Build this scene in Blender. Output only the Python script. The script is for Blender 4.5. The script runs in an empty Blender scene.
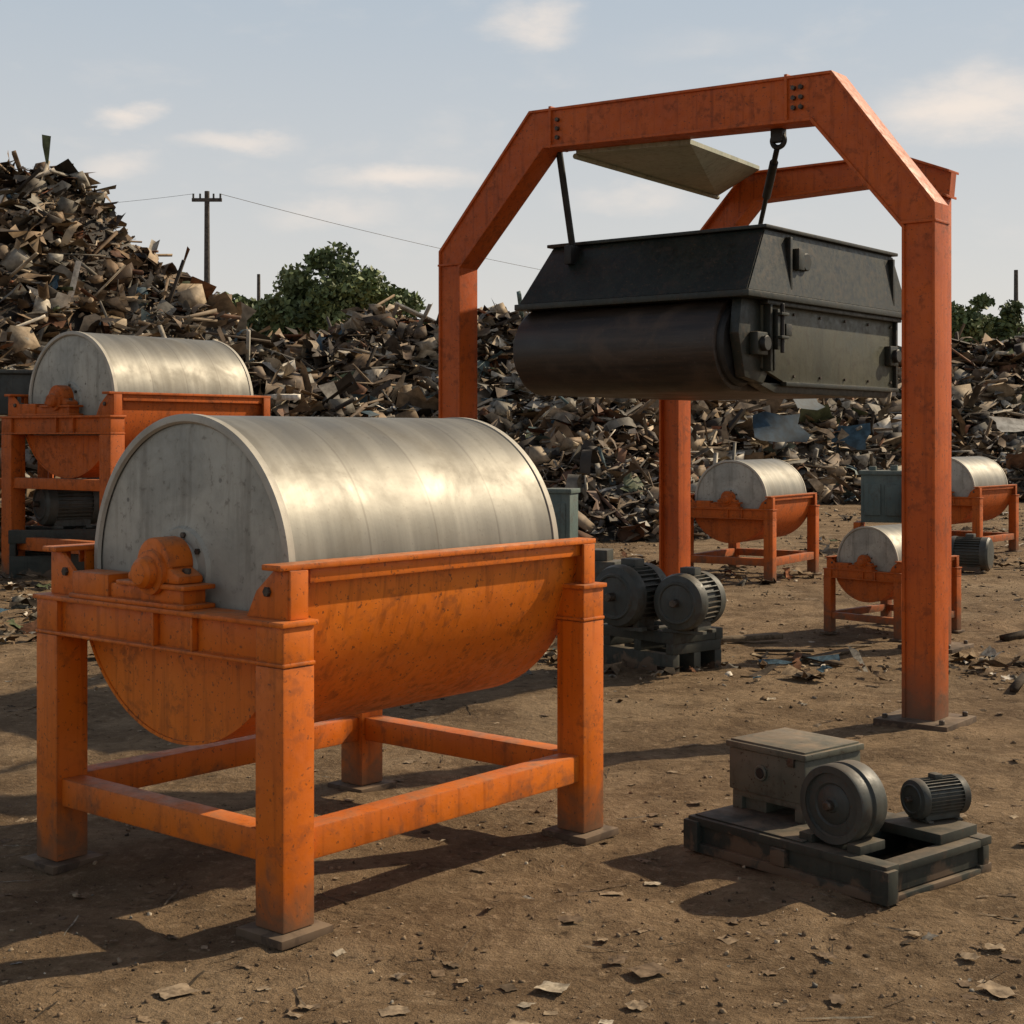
import bpy, bmesh, math, random
import numpy as np
from mathutils import Vector, Matrix
R=math.radians
random.seed(7); rng=np.random.default_rng(11)
scene=bpy.context.scene
scene.view_settings.view_transform='Standard'; scene.view_settings.look='None'; scene.view_settings.exposure=0
# ------------------------------------------------------------------ camera
cam=bpy.data.cameras.new("camera"); camo=bpy.data.objects.new("camera",cam); scene.collection.objects.link(camo)
camo.location=(0,0,1.65); camo.rotation_euler=(R(90),0,0)
cam.sensor_width=36; cam.lens=1500/1024*36; cam.shift_y=-77/1024; cam.clip_end=3000; cam.clip_start=.05
scene.camera=camo
# ------------------------------------------------------------------ light
SUN_EL=R(36); az=Vector((.90,.44,0)).normalized()
S=Vector((az.x*math.cos(SUN_EL),az.y*math.cos(SUN_EL),math.sin(SUN_EL)))
sl=bpy.data.lights.new("sun","SUN"); sl.energy=5.0; sl.angle=R(.7); sl.color=(1,.83,.60)
so=bpy.data.objects.new("sun",sl); scene.collection.objects.link(so); so.rotation_euler=S.to_track_quat('Z','Y').to_euler()
so.location=(30,20,30)
# ------------------------------------------------------------------ node helpers
class NT:
    def __init__(s,tree): s.t=tree; s.n=tree.nodes; s.l=tree.links
    def new(s,typ,**kw):
        nd=s.n.new(typ)
        for k,v in kw.items(): setattr(nd,k,v)
        return nd
    def put(s,sock,v):
        if isinstance(v,bpy.types.NodeSocket): s.l.new(v,sock)
        elif v is not None:
            if isinstance(v,(tuple,list)) and len(v)==3 and sock.type=='RGBA': v=(*v,1)
            sock.default_value=v
    def mix(s,f,a,b,mode='MIX'):
        m=s.new('ShaderNodeMix',data_type='RGBA',blend_type=mode)
        s.put(m.inputs[0],f); s.put(m.inputs[6],a); s.put(m.inputs[7],b); return m.outputs[2]
    def math(s,op,a,b=None,c=None,clamp=False):
        m=s.new('ShaderNodeMath',operation=op); m.use_clamp=clamp
        s.put(m.inputs[0],a)
        if b is not None: s.put(m.inputs[1],b)
        if c is not None: s.put(m.inputs[2],c)
        return m.outputs[0]
    def vmath(s,op,a,b=None):
        m=s.new('ShaderNodeVectorMath',operation=op); s.put(m.inputs[0],a)
        if b is not None: s.put(m.inputs[1],b)
        return m
    def ramp(s,f,lo,hi,a=0.,b=1.,smooth=True):
        m=s.new('ShaderNodeMapRange'); m.interpolation_type='SMOOTHSTEP' if smooth else 'LINEAR'
        s.put(m.inputs[0],f)
        for i,v in enumerate((lo,hi,a,b)): s.put(m.inputs[i+1],v)
        return m.outputs[0]
    def noise(s,vec,scale,detail=5,rough=.55,dist=0.):
        m=s.new('ShaderNodeTexNoise'); s.put(m.inputs['Vector'],vec)
        m.inputs['Scale'].default_value=scale; m.inputs['Detail'].default_value=detail
        m.inputs['Roughness'].default_value=rough; m.inputs['Distortion'].default_value=dist
        return m.outputs[0]
    def scalev(s,vec,sc):
        return s.vmath('MULTIPLY',vec,sc).outputs[0]
def newmat(name):
    m=bpy.data.materials.new(name); m.use_nodes=True; t=NT(m.node_tree)
    b=t.n['Principled BSDF']; return m,t,b
def bump(t,b,h,strength=.3,dist=.01):
    bp=t.new('ShaderNodeBump'); bp.inputs['Strength'].default_value=strength; bp.inputs['Distance'].default_value=dist
    t.put(bp.inputs['Height'],h); t.l.new(bp.outputs[0],b.inputs['Normal'])

def paint_mat(name,c1,c2,rust=(.07,.03,.014),dirt=(.12,.08,.05),amount=.5,rough=.5,dirt_h=.35,edge=False,metal=0.,edgecol=None,dust=.5,spec=.4):
    m,t,b=newmat(name)
    obj=t.new('ShaderNodeTexCoord').outputs['Object']
    geo=t.new('ShaderNodeNewGeometry'); pos=geo.outputs['Position']
    big=t.noise(obj,2.3,3,.6); fine=t.noise(obj,22,4,.65); mid=t.noise(obj,7,4,.6,.6)
    streak=t.noise(t.scalev(pos,(26,26,1.6)),1.0,3,.6)
    col=t.mix(t.ramp(big,.35,.68),c1,c2)
    col=t.mix(t.math('MULTIPLY',t.ramp(streak,.5,.75),.55*amount+.12),col,tuple(x*.40 for x in c1))
    blot=t.math('MULTIPLY',t.ramp(mid,.48,.64),t.ramp(fine,.42,.6))
    col=t.mix(t.math('MULTIPLY',blot,.85*amount),col,tuple(x*.35+y*.5 for x,y in zip(c1,rust)))
    spots=t.ramp(t.noise(obj,60,2,.6),.63,.69)
    col=t.mix(t.math('MULTIPLY',spots,amount),col,rust)
    if edge:
        bv=t.new('ShaderNodeBevel'); bv.samples=2; bv.inputs['Radius'].default_value=.014
        d=t.vmath('DOT_PRODUCT',bv.outputs[0],geo.outputs['Normal']).outputs['Value']
        e=t.math('MULTIPLY',t.ramp(d,.997,.9),t.ramp(fine,.34,.56))
        col=t.mix(t.math('MULTIPLY',e,.9),col,edgecol or tuple(x*.35+y*.7 for x,y in zip(c1,rust)))
    z=t.new('ShaderNodeSeparateXYZ'); t.l.new(pos,z.inputs[0])
    dz=t.math('MULTIPLY',t.ramp(t.math('ADD',z.outputs[2],t.math('MULTIPLY',t.math('SUBTRACT',mid,.5),-.5)),dirt_h,0.),.85)
    col=t.mix(dz,col,dirt)
    nz=t.new('ShaderNodeSeparateXYZ'); t.l.new(geo.outputs['Normal'],nz.inputs[0])
    up=t.math('MULTIPLY',t.ramp(nz.outputs[2],.6,1.),t.ramp(mid,.3,.7,.15*dust,dust))
    col=t.mix(up,col,(.28,.205,.13))
    t.put(b.inputs['Base Color'],col)
    b.inputs['Metallic'].default_value=metal; b.inputs['Specular IOR Level'].default_value=spec
    t.put(b.inputs['Roughness'],t.ramp(fine,.3,.7,rough-.08,rough+.2,False))
    bump(t,b,t.math('ADD',t.math('MULTIPLY',fine,.5),mid),.25,.006)
    return m
ORANGE=paint_mat('orange_paint',(.57,.122,.005),(.66,.158,.008),amount=.62,rough=.46,dirt_h=.30,edge=True,spec=.38)
ORANGE_TANK=paint_mat('orange_tank_paint',(.62,.145,.006),(.72,.19,.013),amount=.75,rough=.43,dirt_h=.1,spec=.4)
ORANGE_GANTRY=paint_mat('gantry_paint',(.42,.075,.008),(.50,.098,.010),amount=.75,rough=.5,dirt_h=.5,spec=.35)
ORANGE_FAR=paint_mat('orange_faded',(.48,.100,.008),(.38,.085,.012),amount=.9,rough=.6,spec=.3)
DARK=paint_mat('dark_green_paint',(.010,.014,.011),(.021,.025,.018),rust=(.06,.040,.024),dirt=(.09,.07,.05),amount=.9,rough=.40,dirt_h=.0,dust=.35,spec=.38)
OLIVE=paint_mat('olive_panel_paint',(.078,.078,.052),(.050,.055,.040),rust=(.03,.022,.014),amount=.9,rough=.42,dirt_h=0.,dust=.2)
CAST=paint_mat('cast_iron_paint',(.036,.042,.038),(.064,.067,.057),rust=(.06,.038,.024),amount=.8,rough=.5,dirt_h=.08,dust=.45)
TEAL=paint_mat('teal_machine_paint',(.075,.115,.11),(.11,.145,.13),rust=(.09,.05,.03),amount=.7,rough=.55,dirt_h=.2)
BOXGREY=paint_mat('grey_cabinet_paint',(.075,.080,.060),(.13,.125,.095),rust=(.04,.025,.016),amount=.9,rough=.5,dirt_h=.1,dust=.9)
SKID=paint_mat('skid_paint',(.018,.024,.020),(.040,.042,.032),rust=(.06,.035,.022),amount=.8,rough=.6,dirt_h=.06,dust=.45)
PLATE=paint_mat('grey_green_plate',(.27,.29,.22),(.34,.34,.26),rust=(.12,.08,.05),amount=.6,rough=.55,dirt_h=0.)
BASEPL=paint_mat('rusty_base_plate',(.055,.037,.025),(.085,.055,.034),amount=.8,rough=.8,dirt_h=.03,dust=.5)

def steel_mat(name,c1,c2,metal,rough,shell=True):
    m,t,b=newmat(name)
    obj=t.new('ShaderNodeTexCoord').outputs['Object']
    bands=t.noise(t.scalev(obj,(26,1.1,1.1)),1.,4,.62)
    wide=t.noise(t.scalev(obj,(5.5,.6,.6)),1.,3,.5)
    blot=t.noise(obj,3.2,6,.62,.4); fine=t.noise(obj,45,5,.7)
    col=t.mix(t.ramp(bands,.28,.72),c1,c2)
    if shell:
        col=t.mix(t.math('MULTIPLY',t.ramp(wide,.42,.62),.45),col,tuple(x*.58 for x in c1))
        sp=t.new('ShaderNodeSeparateXYZ'); t.put(sp.inputs[0],obj)
        for xx in (.50,.86,1.22):
            ln=t.ramp(t.math('ABSOLUTE',t.math('SUBTRACT',sp.outputs[0],xx)),.007,.002,0,.4)
            col=t.mix(ln,col,(.08,.07,.055))
    col=t.mix(t.math('MULTIPLY',t.ramp(blot,.45,.72),.5),col,(.10,.085,.06))
    col=t.mix(t.math('MULTIPLY',t.ramp(fine,.58,.7),.35),col,(.08,.065,.05))
    t.put(b.inputs['Base Color'],col); b.inputs['Metallic'].default_value=metal
    t.put(b.inputs['Roughness'],t.math('ADD',t.ramp(blot,.3,.7,rough-.05,rough+.14,False),t.math('MULTIPLY',bands,.08)))
    bump(t,b,t.math('ADD',t.math('MULTIPLY',bands,.2),t.math('ADD',blot,t.math('MULTIPLY',fine,.12))),.18,.006)
    return m
DRUM=steel_mat('worn_steel_shell',(.185,.177,.150),(.245,.235,.200),.42,.45)
def cap_mat():
    m,t,b=newmat('drum_end_paint')
    obj=t.new('ShaderNodeTexCoord').outputs['Object']
    a=t.noise(obj,3,6,.62,.6); f=t.noise(obj,26,6,.7); s=t.noise(t.scalev(obj,(4,14,1.5)),1.,5,.6)
    col=t.mix(t.ramp(a,.35,.65),(.27,.265,.225),(.39,.375,.315))
    col=t.mix(t.math('MULTIPLY',t.ramp(s,.5,.7),.5),col,(.15,.135,.105))
    col=t.mix(t.math('MULTIPLY',t.ramp(f,.56,.68),.5),col,(.10,.08,.06))
    v=t.new('ShaderNodeTexVoronoi'); v.inputs['Scale'].default_value=11; t.put(v.inputs['Vector'],obj)
    dots=t.ramp(v.outputs['Distance'],.12,.07)
    col=t.mix(t.math('MULTIPLY',dots,t.ramp(a,.5,.6,0,.7)),col,(.05,.045,.04))
    t.put(b.inputs['Base Color'],col); b.inputs['Metallic'].default_value=.1
    t.put(b.inputs['Roughness'],t.ramp(f,.3,.7,.45,.7)); bump(t,b,t.math('ADD',f,a),.25,.006); return m
CAP=cap_mat()
RIM=steel_mat('rim_steel',(.44,.41,.34),(.36,.335,.28),.15,.55,False)
def rubber():
    m,t,b=newmat('worn_rubber_belt')
    obj=t.new('ShaderNodeTexCoord').outputs['Object']
    st=t.noise(t.scalev(obj,(1.2,16,16)),1.,5,.65); a=t.noise(obj,3,6,.6,.5); f=t.noise(obj,40,5,.7)
    col=t.mix(t.ramp(st,.4,.65),(.018,.014,.011),(.040,.028,.020))
    col=t.mix(t.math('MULTIPLY',t.ramp(a,.48,.7),.7),col,(.075,.050,.033))
    col=t.mix(t.math('MULTIPLY',t.ramp(f,.60,.7),.35),col,(.12,.09,.06))
    t.put(b.inputs['Base Color'],col); t.put(b.inputs['Roughness'],t.ramp(a,.3,.7,.40,.58)); b.inputs['Specular IOR Level'].default_value=.45
    bump(t,b,t.math('ADD',st,f),.25,.006); return m
BELT=rubber()
def simple(name,c,rough=.7,metal=0,n=8.,var=.4):
    m,t,b=newmat(name); obj=t.new('ShaderNodeTexCoord').outputs['Object']
    a=t.noise(obj,n,4,.6); t.put(b.inputs['Base Color'],t.mix(t.ramp(a,.35,.65),tuple(x*(1-var) for x in c),tuple(min(1,x*(1+var)) for x in c)))
    b.inputs['Roughness'].default_value=rough; b.inputs['Metallic'].default_value=metal; bump(t,b,a,.3,.01); return m
BLACK=simple('black_steel',(.014,.014,.013),.55,.2)
BOLT=simple('bolt_steel',(.07,.055,.042),.5,.5,40)
WOODPOLE=simple('pole_timber',(.07,.06,.05),.85)
BARK=simple('bark',(.06,.045,.035),.9)
def attr_mat(name,rough=.75,n=6.,spec=.3,patch=False):
    m,t,b=newmat(name)
    at=t.new('ShaderNodeAttribute'); at.attribute_name='Col'
    pos=t.new('ShaderNodeNewGeometry').outputs['Position']
    a=t.noise(pos,n,3,.65)
    col=t.mix(t.ramp(a,.3,.7),t.mix(1.,at.outputs['Color'],(.50,.48,.46),'MULTIPLY'),t.mix(1.,at.outputs['Color'],(1.2,1.19,1.17),'MULTIPLY'))
    if patch:
        p=t.noise(pos,.33,3,.55)
        col=t.mix(t.ramp(p,.52,.68,0,.35),col,t.mix(.5,col,(.26,.25,.22)))
        col=t.mix(t.ramp(p,.48,.36,0,.7),col,t.mix(1.,col,(.60,.48,.38),'MULTIPLY'))
    t.put(b.inputs['Base Color'],col); b.inputs['Roughness'].default_value=rough; b.inputs['Specular IOR Level'].default_value=spec
    return m
SCRAP=attr_mat('scrap_mix',.7,5.,.3,True)
LEAF=attr_mat('leaf',.6,1.)
LITTER=attr_mat('litter_mix',.9,30.,.15)
# ------------------------------------------------------------------ mesh helpers
def finish(me,smooth=True,ang=32):
    if smooth:
        me.polygons.foreach_set('use_smooth',[True]*len(me.polygons))
        me.set_sharp_from_angle(angle=R(ang))
class Group:
    def __init__(s,name,loc=(0,0,0),rz=0.,sc=1.):
        s.e=bpy.data.objects.new(name,None); scene.collection.objects.link(s.e)
        s.e.location=loc; s.e.rotation_euler=(0,0,R(rz)); s.e.scale=(sc,)*3; s.e.empty_display_size=.2
    def add(s,name,me,mat,smooth=True):
        finish(me,smooth); o=bpy.data.objects.new(name,me); scene.collection.objects.link(o)
        me.materials.append(mat); o.parent=s.e; return o
    def bm(s,name,bm,mat,smooth=True):
        bmesh.ops.recalc_face_normals(bm,faces=bm.faces)
        me=bpy.data.meshes.new(name); bm.to_mesh(me); bm.free(); return s.add(name,me,mat,smooth)
    def box(s,name,lo,hi,mat,bev=.006,M=None):
        bm=bmesh.new(); c=[(a+b)/2 for a,b in zip(lo,hi)]; d=[abs(b-a) for a,b in zip(lo,hi)]
        bmesh.ops.create_cube(bm,size=1); bmesh.ops.scale(bm,vec=d,verts=bm.verts)
        if bev: bmesh.ops.bevel(bm,geom=bm.edges[:],offset=min(bev,min(d)*.3),segments=2,profile=.6,affect='EDGES')
        bmesh.ops.translate(bm,vec=c,verts=bm.verts)
        if M is not None: bm.transform(M)
        return s.bm(name,bm,mat)
    def lathe(s,name,prof,origin,mat,axis='X',segs=72,M=None):
        bm=bmesh.new(); rings=[]
        for a,r in prof:
            if r<1e-6: rings.append([bm.verts.new((a,0,0))])
            else: rings.append([bm.verts.new((a,r*math.cos(2*math.pi*i/segs),r*math.sin(2*math.pi*i/segs))) for i in range(segs)])
        for p,q in zip(rings,rings[1:]):
            for i in range(segs):
                j=(i+1)%segs
                if len(p)==1 and len(q)==1: continue
                if len(p)==1: bm.faces.new((p[0],q[i],q[j]))
                elif len(q)==1: bm.faces.new((p[i],p[j],q[0]))
                else: bm.faces.new((p[i],p[j],q[j],q[i]))
        if axis=='Y': bm.transform(Matrix.Rotation(R(90),4,'Z'))
        if axis=='Z': bm.transform(Matrix.Rotation(R(-90),4,'Y'))
        if M is not None: bm.transform(M)
        bmesh.ops.translate(bm,vec=origin,verts=bm.verts)
        return s.bm(name,bm,mat)
    def cyl(s,name,origin,r,a0,a1,mat,axis='X',segs=32,bev=.006,M=None):
        b=min(bev,r*.3,abs(a1-a0)*.3)
        return s.lathe(name,[(a0,0),(a0,r-b),(a0+b,r),(a1-b,r),(a1,r-b),(a1,0)],origin,mat,axis,segs,M)
    def prism(s,name,pts,a0,a1,mat,axis='X',bev=.004):
        f={'X':lambda p,q,a:(a,p,q),'Y':lambda p,q,a:(p,a,q),'Z':lambda p,q,a:(p,q,a)}[axis]
        bm=bmesh.new(); A=[bm.verts.new(f(p,q,a0)) for p,q in pts]; B=[bm.verts.new(f(p,q,a1)) for p,q in pts]
        n=len(pts); bm.faces.new(A); bm.faces.new(B[::-1])
        for i in range(n): bm.faces.new((A[i],B[i],B[(i+1)%n],A[(i+1)%n]))
        bmesh.ops.recalc_face_normals(bm,faces=bm.faces)
        if bev:
            es=[e for e in bm.edges if e.calc_face_angle(0)>R(25)]
            bmesh.ops.bevel(bm,geom=es,offset=bev,segments=2,profile=.6,affect='EDGES')
        return s.bm(name,bm,mat)
    def rod(s,name,p,q,r,mat,segs=12):
        p=Vector(p);q=Vector(q);d=q-p
        return s.lathe(name,[(0,0),(0,r),(d.length,r),(d.length,0)],p,mat,'X',segs,d.to_track_quat('X','Z').to_matrix().to_4x4())
    def torus(s,name,c,Rr,r,mat,M=None):
        bm=bmesh.new(); n=24;k=8; vs=[[bm.verts.new(((Rr+r*math.cos(2*math.pi*j/k))*math.cos(2*math.pi*i/n),r*math.sin(2*math.pi*j/k),(Rr+r*math.cos(2*math.pi*j/k))*math.sin(2*math.pi*i/n))) for j in range(k)] for i in range(n)]
        for i in range(n):
            for j in range(k): bm.faces.new((vs[i][j],vs[(i+1)%n][j],vs[(i+1)%n][(j+1)%k],vs[i][(j+1)%k]))
        if M is not None: bm.transform(M)
        bmesh.ops.translate(bm,vec=c,verts=bm.verts); return s.bm(name,bm,mat)
def multibox(g,name,boxes,mat,bev=.005):
    bm=bmesh.new()
    for lo,hi in boxes:
        b2=bmesh.new(); c=[(a+b)/2 for a,b in zip(lo,hi)]; d=[abs(b-a) for a,b in zip(lo,hi)]
        bmesh.ops.create_cube(b2,size=1); bmesh.ops.scale(b2,vec=d,verts=b2.verts)
        if bev: bmesh.ops.bevel(b2,geom=b2.edges[:],offset=min(bev,min(d)*.3),segments=2,profile=.6,affect='EDGES')
        bmesh.ops.translate(b2,vec=c,verts=b2.verts)
        tmp=bpy.data.meshes.new('t'); b2.to_mesh(tmp); b2.free(); bm.from_mesh(tmp); bpy.data.meshes.remove(tmp)
    return g.bm(name,bm,mat)
# ------------------------------------------------------------------ drum magnetic separator
def separator(loc,rz,sc,lift=0.,L=1.62,W=1.295,OR=ORANGE,TK=ORANGE_TANK):
    g=Group('magnetic_drum_separator',loc,rz,sc)
    h=.07; zb=.885+lift; zt=1.035+lift; cy=W/2; cz=1.158+lift
    for i,(x,y) in enumerate([(0,0),(L,0),(0,W),(L,W)]):
        g.box(f'post_{i+1}',(x-h,y-h,.016),(x+h,y+h,zb-.001),OR,.008)
        g.box(f'base_plate_{i+1}',(x-.115,y-.115,-.016),(x+.115,y+.115,.014),BASEPL,.005)
    r0,r1=.225,.335
    for i,y in enumerate((0,W)): g.box(f'long_rail_{i+1}',(h-.002,y-.05,r0),(L-h+.002,y+.05,r1),OR,.008)
    for i,x in enumerate((0,L)): g.box(f'cross_rail_{i+1}',(x-.05,h-.002,r0+.002),(x+.05,W-h+.002,r1-.002),OR,.008)
    if lift>.1:
        for i,x in enumerate((0,L)): g.box(f'mid_cross_rail_{i+1}',(x-.05,h-.002,zb-.45),(x+.05,W-h+.002,zb-.36),OR,.008)
    for i,x in enumerate((0,L)):
        sgn=-1 if i==0 else 1
        bx=[((x-.045,-.068,zb+.008),(x+.045,W+.068,zt-.016)),((x-.080,-.080,zt-.018),(x+.080,W+.080,zt)),((x-.072,-.073,zb),(x+.072,W+.073,zb+.013))]
        bx.append(((x-.068,-.069,zb+.011),(x+.068,.069,zt-.015))); bx.append(((x-.068,W-.069,zb+.011),(x+.068,W+.069,zt-.015)))
        for yy in (.40,.62):
            bx.append(((x+sgn*.043 if sgn>0 else x-.072,yy,zb+.012),(x+.072 if sgn>0 else x-.043,yy+.012,zt-.016)))
        multibox(g,f'end_beam_{i+1}',bx,OR,.004)
        a,b=(x-.07,x+.07)
        multibox(g,f'bearing_seat_{i+1}',[((a,cy-.2,zt),(b,cy+.50,zt+.018)),((a+.02,cy-.17,zt+.016),(b-.02,cy+.46,zt+.07)),((a,cy-.2,zt+.068),(b,cy+.2,zt+.086)),((a+.01,cy+.26,zt+.01),(b-.01,cy+.49,zt+.10))],OR,.006)
        pts=[(cy-.15,zt+.087),(cy-.15,zt+.115),(cy-.095,zt+.14)]
        for k in range(0,13): pts.append((cy-.098*math.cos(k*math.pi/12),cz+.02+.105*math.sin(k*math.pi/12)))
        pts+=[(cy+.095,zt+.14),(cy+.15,zt+.115),(cy+.15,zt+.087)]
        g.prism(f'pillow_block_{i+1}',pts,x-.055,x+.055,OR,'X',.01)
        xs=x-.055 if i==0 else x+.055
        g.lathe(f'bearing_cap_{i+1}',[(0,.082),(sgn*.018,.08),(sgn*.022,.058),(sgn*.05,.055),(sgn*.066,.04),(sgn*.072,0)],(xs,cy,cz),OR,'X',32)
        for k,yy in enumerate((cy-.125,cy+.125)):
            g.cyl(f'bearing_bolt_{i+1}_{k+1}',(x,yy,0),.016,zt+.11,zt+.14,BOLT,'Z',6,.003)
    # drum
    cyd=cy+.012; x0,x1=.096,L-.025; r=.565
    g.lathe('drum_shell',[(x0+.03,r-.006),(x0+.034,r),(x1-.034,r),(x1-.03,r-.006)],(0,cyd,cz),DRUM,'X',128)
    for i,(a,s) in enumerate(((x0,1),(x1,-1))):
        g.lathe(f'drum_rim_{i+1}',[(a+s*.012,r-.03),(a,r-.022),(a,r-.002),(a+s*.004,r+.005),(a+s*.034,r+.005),(a+s*.036,r-.008)],(0,cyd,cz),RIM,'X',128)
        g.lathe(f'drum_end_{i+1}',[(a+s*.02,r-.026),(a+s*.012,r-.05),(a+s*.002,.2),(a-s*.005,.16),(a-s*.02,.15),(a-s*.024,.11),(a-s*.045,.1),(a-s*.05,0)],(0,cyd,cz),CAP,'X',128)
        g.cyl(f'shaft_{i+1}',(0,cyd,cz),.045,a-s*.2,a+s*.02,BOLT,'X',24)
        bm=bmesh.new()
        for k in range(8):
            an=k*math.pi/4+.2
            m=Matrix.Translation((a-s*.022,cyd+.13*math.cos(an),cz+.13*math.sin(an)))@Matrix.Rotation(R(90),4,'Y')
            bmesh.ops.create_cone(bm,cap_ends=True,segments=6,radius1=.012,radius2=.012,depth=.02,matrix=m)
        g.bm(f'hub_bolts_{i+1}',bm,BOLT)
    # tank shell
    tr=.63; tcz=1.155+lift; zr=1.2+lift; xa,xb=.058,L-.002
    def U(rr,zt_):
        p=[(cy-rr,zt_)]
        for k in range(0,49):
            an=math.pi+math.pi*k/48; p.append((cy+rr*math.cos(an),tcz+rr*math.sin(an)))
        p.append((cy+rr,zt_)); return p
    out=U(tr,zr); inn=U(tr-.012,zr)
    g.prism('tank_shell',out+inn[::-1],xa+.03,xb,TK,'X',0)
    o2=[p for p in U(tr,zr) if p[1]<zb-.004]; i2=[p for p in U(tr-.012,zr) if p[1]<zb-.004]
    g.prism('tank_lip',o2+i2[::-1],xa,xa+.03,TK,'X',0)
    for i,a in enumerate((xa+.006,xb-.018)):
        ez=[(cy+(tr-.0125)*math.cos(math.pi+.47+(math.pi-.94)*k/40),tcz+(tr-.0125)*math.sin(math.pi+.47+(math.pi-.94)*k/40)) for k in range(41)]
        g.prism(f'tank_end_{i+1}',ez,a,a+.012,TK,'X',0)
    for i,(ya,yb) in enumerate(((-.045,.05),(W-.05,W+.045))):
        g.box(f'tank_flange_{i+1}',(-.06,ya,zr),(L+.05,yb,zr+.02),OR,.005)
        yy=ya+.02 if i==0 else yb-.03
        g.box(f'flange_web_{i+1}',(.09,yy,zr-.05),(L-.02,yy+.01,zr),OR,.003)
        for k,x in enumerate((-.01,L+.03)):
            s=1 if i==0 else -1; y0=0 if i==0 else W
            g.prism(f'corner_gusset_{i+1}_{k+1}',[(y0-s*.04,zt),(y0+s*.17,zt),(y0+s*.12,zt+.09),(y0+s*.03,zr-.001),(y0-s*.04,zr-.001)],x-.012,x+.004,OR,'X',.003)
            g.cyl(f'gusset_bolt_{i+1}_{k+1}',(0,y0+s*.06,zt+.09),.018,x-.024,x+.016,BOLT,'X',6,.003)
            lo=(x-.01 if k==0 else x-.07,y0-.05 if i==0 else y0+.03,zt+.001); hi=(x+.07 if k==0 else x+.005,y0-.035 if i==0 else y0+.045,zr-.001)
            g.box(f'corner_bracket_{i+1}_{k+1}',lo,hi,OR,.003)
    return g
sep1=separator((-.757,5.0,0),50,1.0)
separator((-4.4,16.5,0),53,1.40,lift=.3,OR=ORANGE_FAR,TK=ORANGE_FAR)
separator((2.89,16.8,0),57,.79,OR=ORANGE_FAR,TK=ORANGE_FAR)
separator((3.12,12.07,0),43,.52,OR=ORANGE_FAR,TK=ORANGE_FAR)
separator((6.3,20.3,0),50,.78,OR=ORANGE_FAR,TK=ORANGE_FAR)
# ------------------------------------------------------------------ gantry
G=Group('gantry_frame',(-.389,10.8,0),-38.3)
def ring_strip(g,name,outer,inner,y0,y1,mat,bev=.004):
    n=len(outer); bm=bmesh.new()
    V=[[bm.verts.new((p[0],y,p[1])) for p in pl] for y in (y0,y1) for pl in (outer,inner)]
    o0,i0,o1,i1=V
    for k in range(n-1):
        bm.faces.new((o0[k],o0[k+1],i0[k+1],i0[k])); bm.faces.new((o1[k],i1[k],i1[k+1],o1[k+1]))
        bm.faces.new((o0[k],o1[k],o1[k+1],o0[k+1])); bm.faces.new((i0[k],i0[k+1],i1[k+1],i1[k]))
    for k in (0,n-1): bm.faces.new((o0[k],i0[k],i1[k],o1[k]))
    bmesh.ops.recalc_face_normals(bm,faces=bm.faces)
    if bev:
        es=[e for e in bm.edges if e.calc_face_angle(0)>R(60)]
        bmesh.ops.bevel(bm,geom=es,offset=bev,segments=2,profile=.6,affect='EDGES')
    return g.bm(name,bm,mat)
def offs(o,i,t):
    r=[]
    for a,b in zip(o,i):
        d=Vector((b[0]-a[0],b[1]-a[1])); d=d.normalized()*t; r.append((a[0]+d.x,a[1]+d.y))
    return r
def frame(g,nm,o,i,yc,web=.075,fl=.1):
    tf=.02
    oi=offs(o,i,tf); io=offs(i,o,tf)
    ring_strip(g,nm+'_web',offs(o,i,tf*.9),offs(i,o,tf*.9),yc-web,yc+web,ORANGE_GANTRY,0)
    ring_strip(g,nm+'_outer_flange',o,oi,yc-fl,yc+fl,ORANGE_GANTRY)
    ring_strip(g,nm+'_inner_flange',io,i,yc-fl,yc+fl,ORANGE_GANTRY)
fo=[(-.1,.03),(-.1,2.97),(.72,3.87),(2.98,3.81),(3.62,2.97),(3.62,.03)]
fi=[(.1,.03),(.1,2.84),(.84,3.60),(2.84,3.53),(3.42,2.84),(3.42,.03)]
frame(G,'front_arch',fo,fi,0,.085)
bo=[(-.1,.03),(-.1,2.97),(.74,3.85),(2.1,3.85),(2.52,3.68)]
bi=[(.1,.03),(.1,2.84),(.84,3.6),(2.08,3.63),(2.50,3.47)]
frame(G,'rear_arch',bo,bi,2.92,.05)
frame(G,'rear_post',[(2.29,3.55),(2.29,.03)],[(2.46,3.55-.06),(2.46,.03)],2.92,.07,.098)
for k,(x,y) in enumerate(((0,0),(3.52,0),(0,2.92),(2.375,2.92))):
    G.box(f'foot_plate_{k+1}',(x-.22,y-.22,-.02),(x+.22,y+.22,.03),BASEPL,.006)
    for j,(dx,dy) in enumerate(((-.17,-.17),(.17,-.17),(-.17,.17),(.17,.17))):
        G.cyl(f'anchor_{k+1}_{j+1}',(x+dx,y+dy,0),.016,.03,.055,BOLT,'Z',6,.003)
for k,x in enumerate((.90,2.68)):
    zc=3.866 if k==0 else 3.818
    G.box(f'splice_rib_{k+1}',(x-.01,-.103,zc-.27),(x+.01,.103,zc+.012),ORANGE_GANTRY,.003)
    bm=bmesh.new()
    for dz in (3.66,3.72,3.78):
        for dx in ((.06,) if k==0 else (.05,.1)):
            bmesh.ops.create_cone(bm,cap_ends=True,segments=6,radius1=.015,radius2=.015,depth=.03,matrix=Matrix.Translation((x+dx,-.093,dz-(.04 if k else 0)))@Matrix.Rotation(R(90),4,'X'))
    G.bm(f'splice_bolts_{k+1}',bm,BOLT)
for k,(x,sx) in enumerate(((0,1),(3.52,-1))):
    G.box(f'elbow_band_{k+1}',(x-.106,-.103,2.86),(x+.106,.103,2.875),ORANGE_GANTRY,.003)
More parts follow.
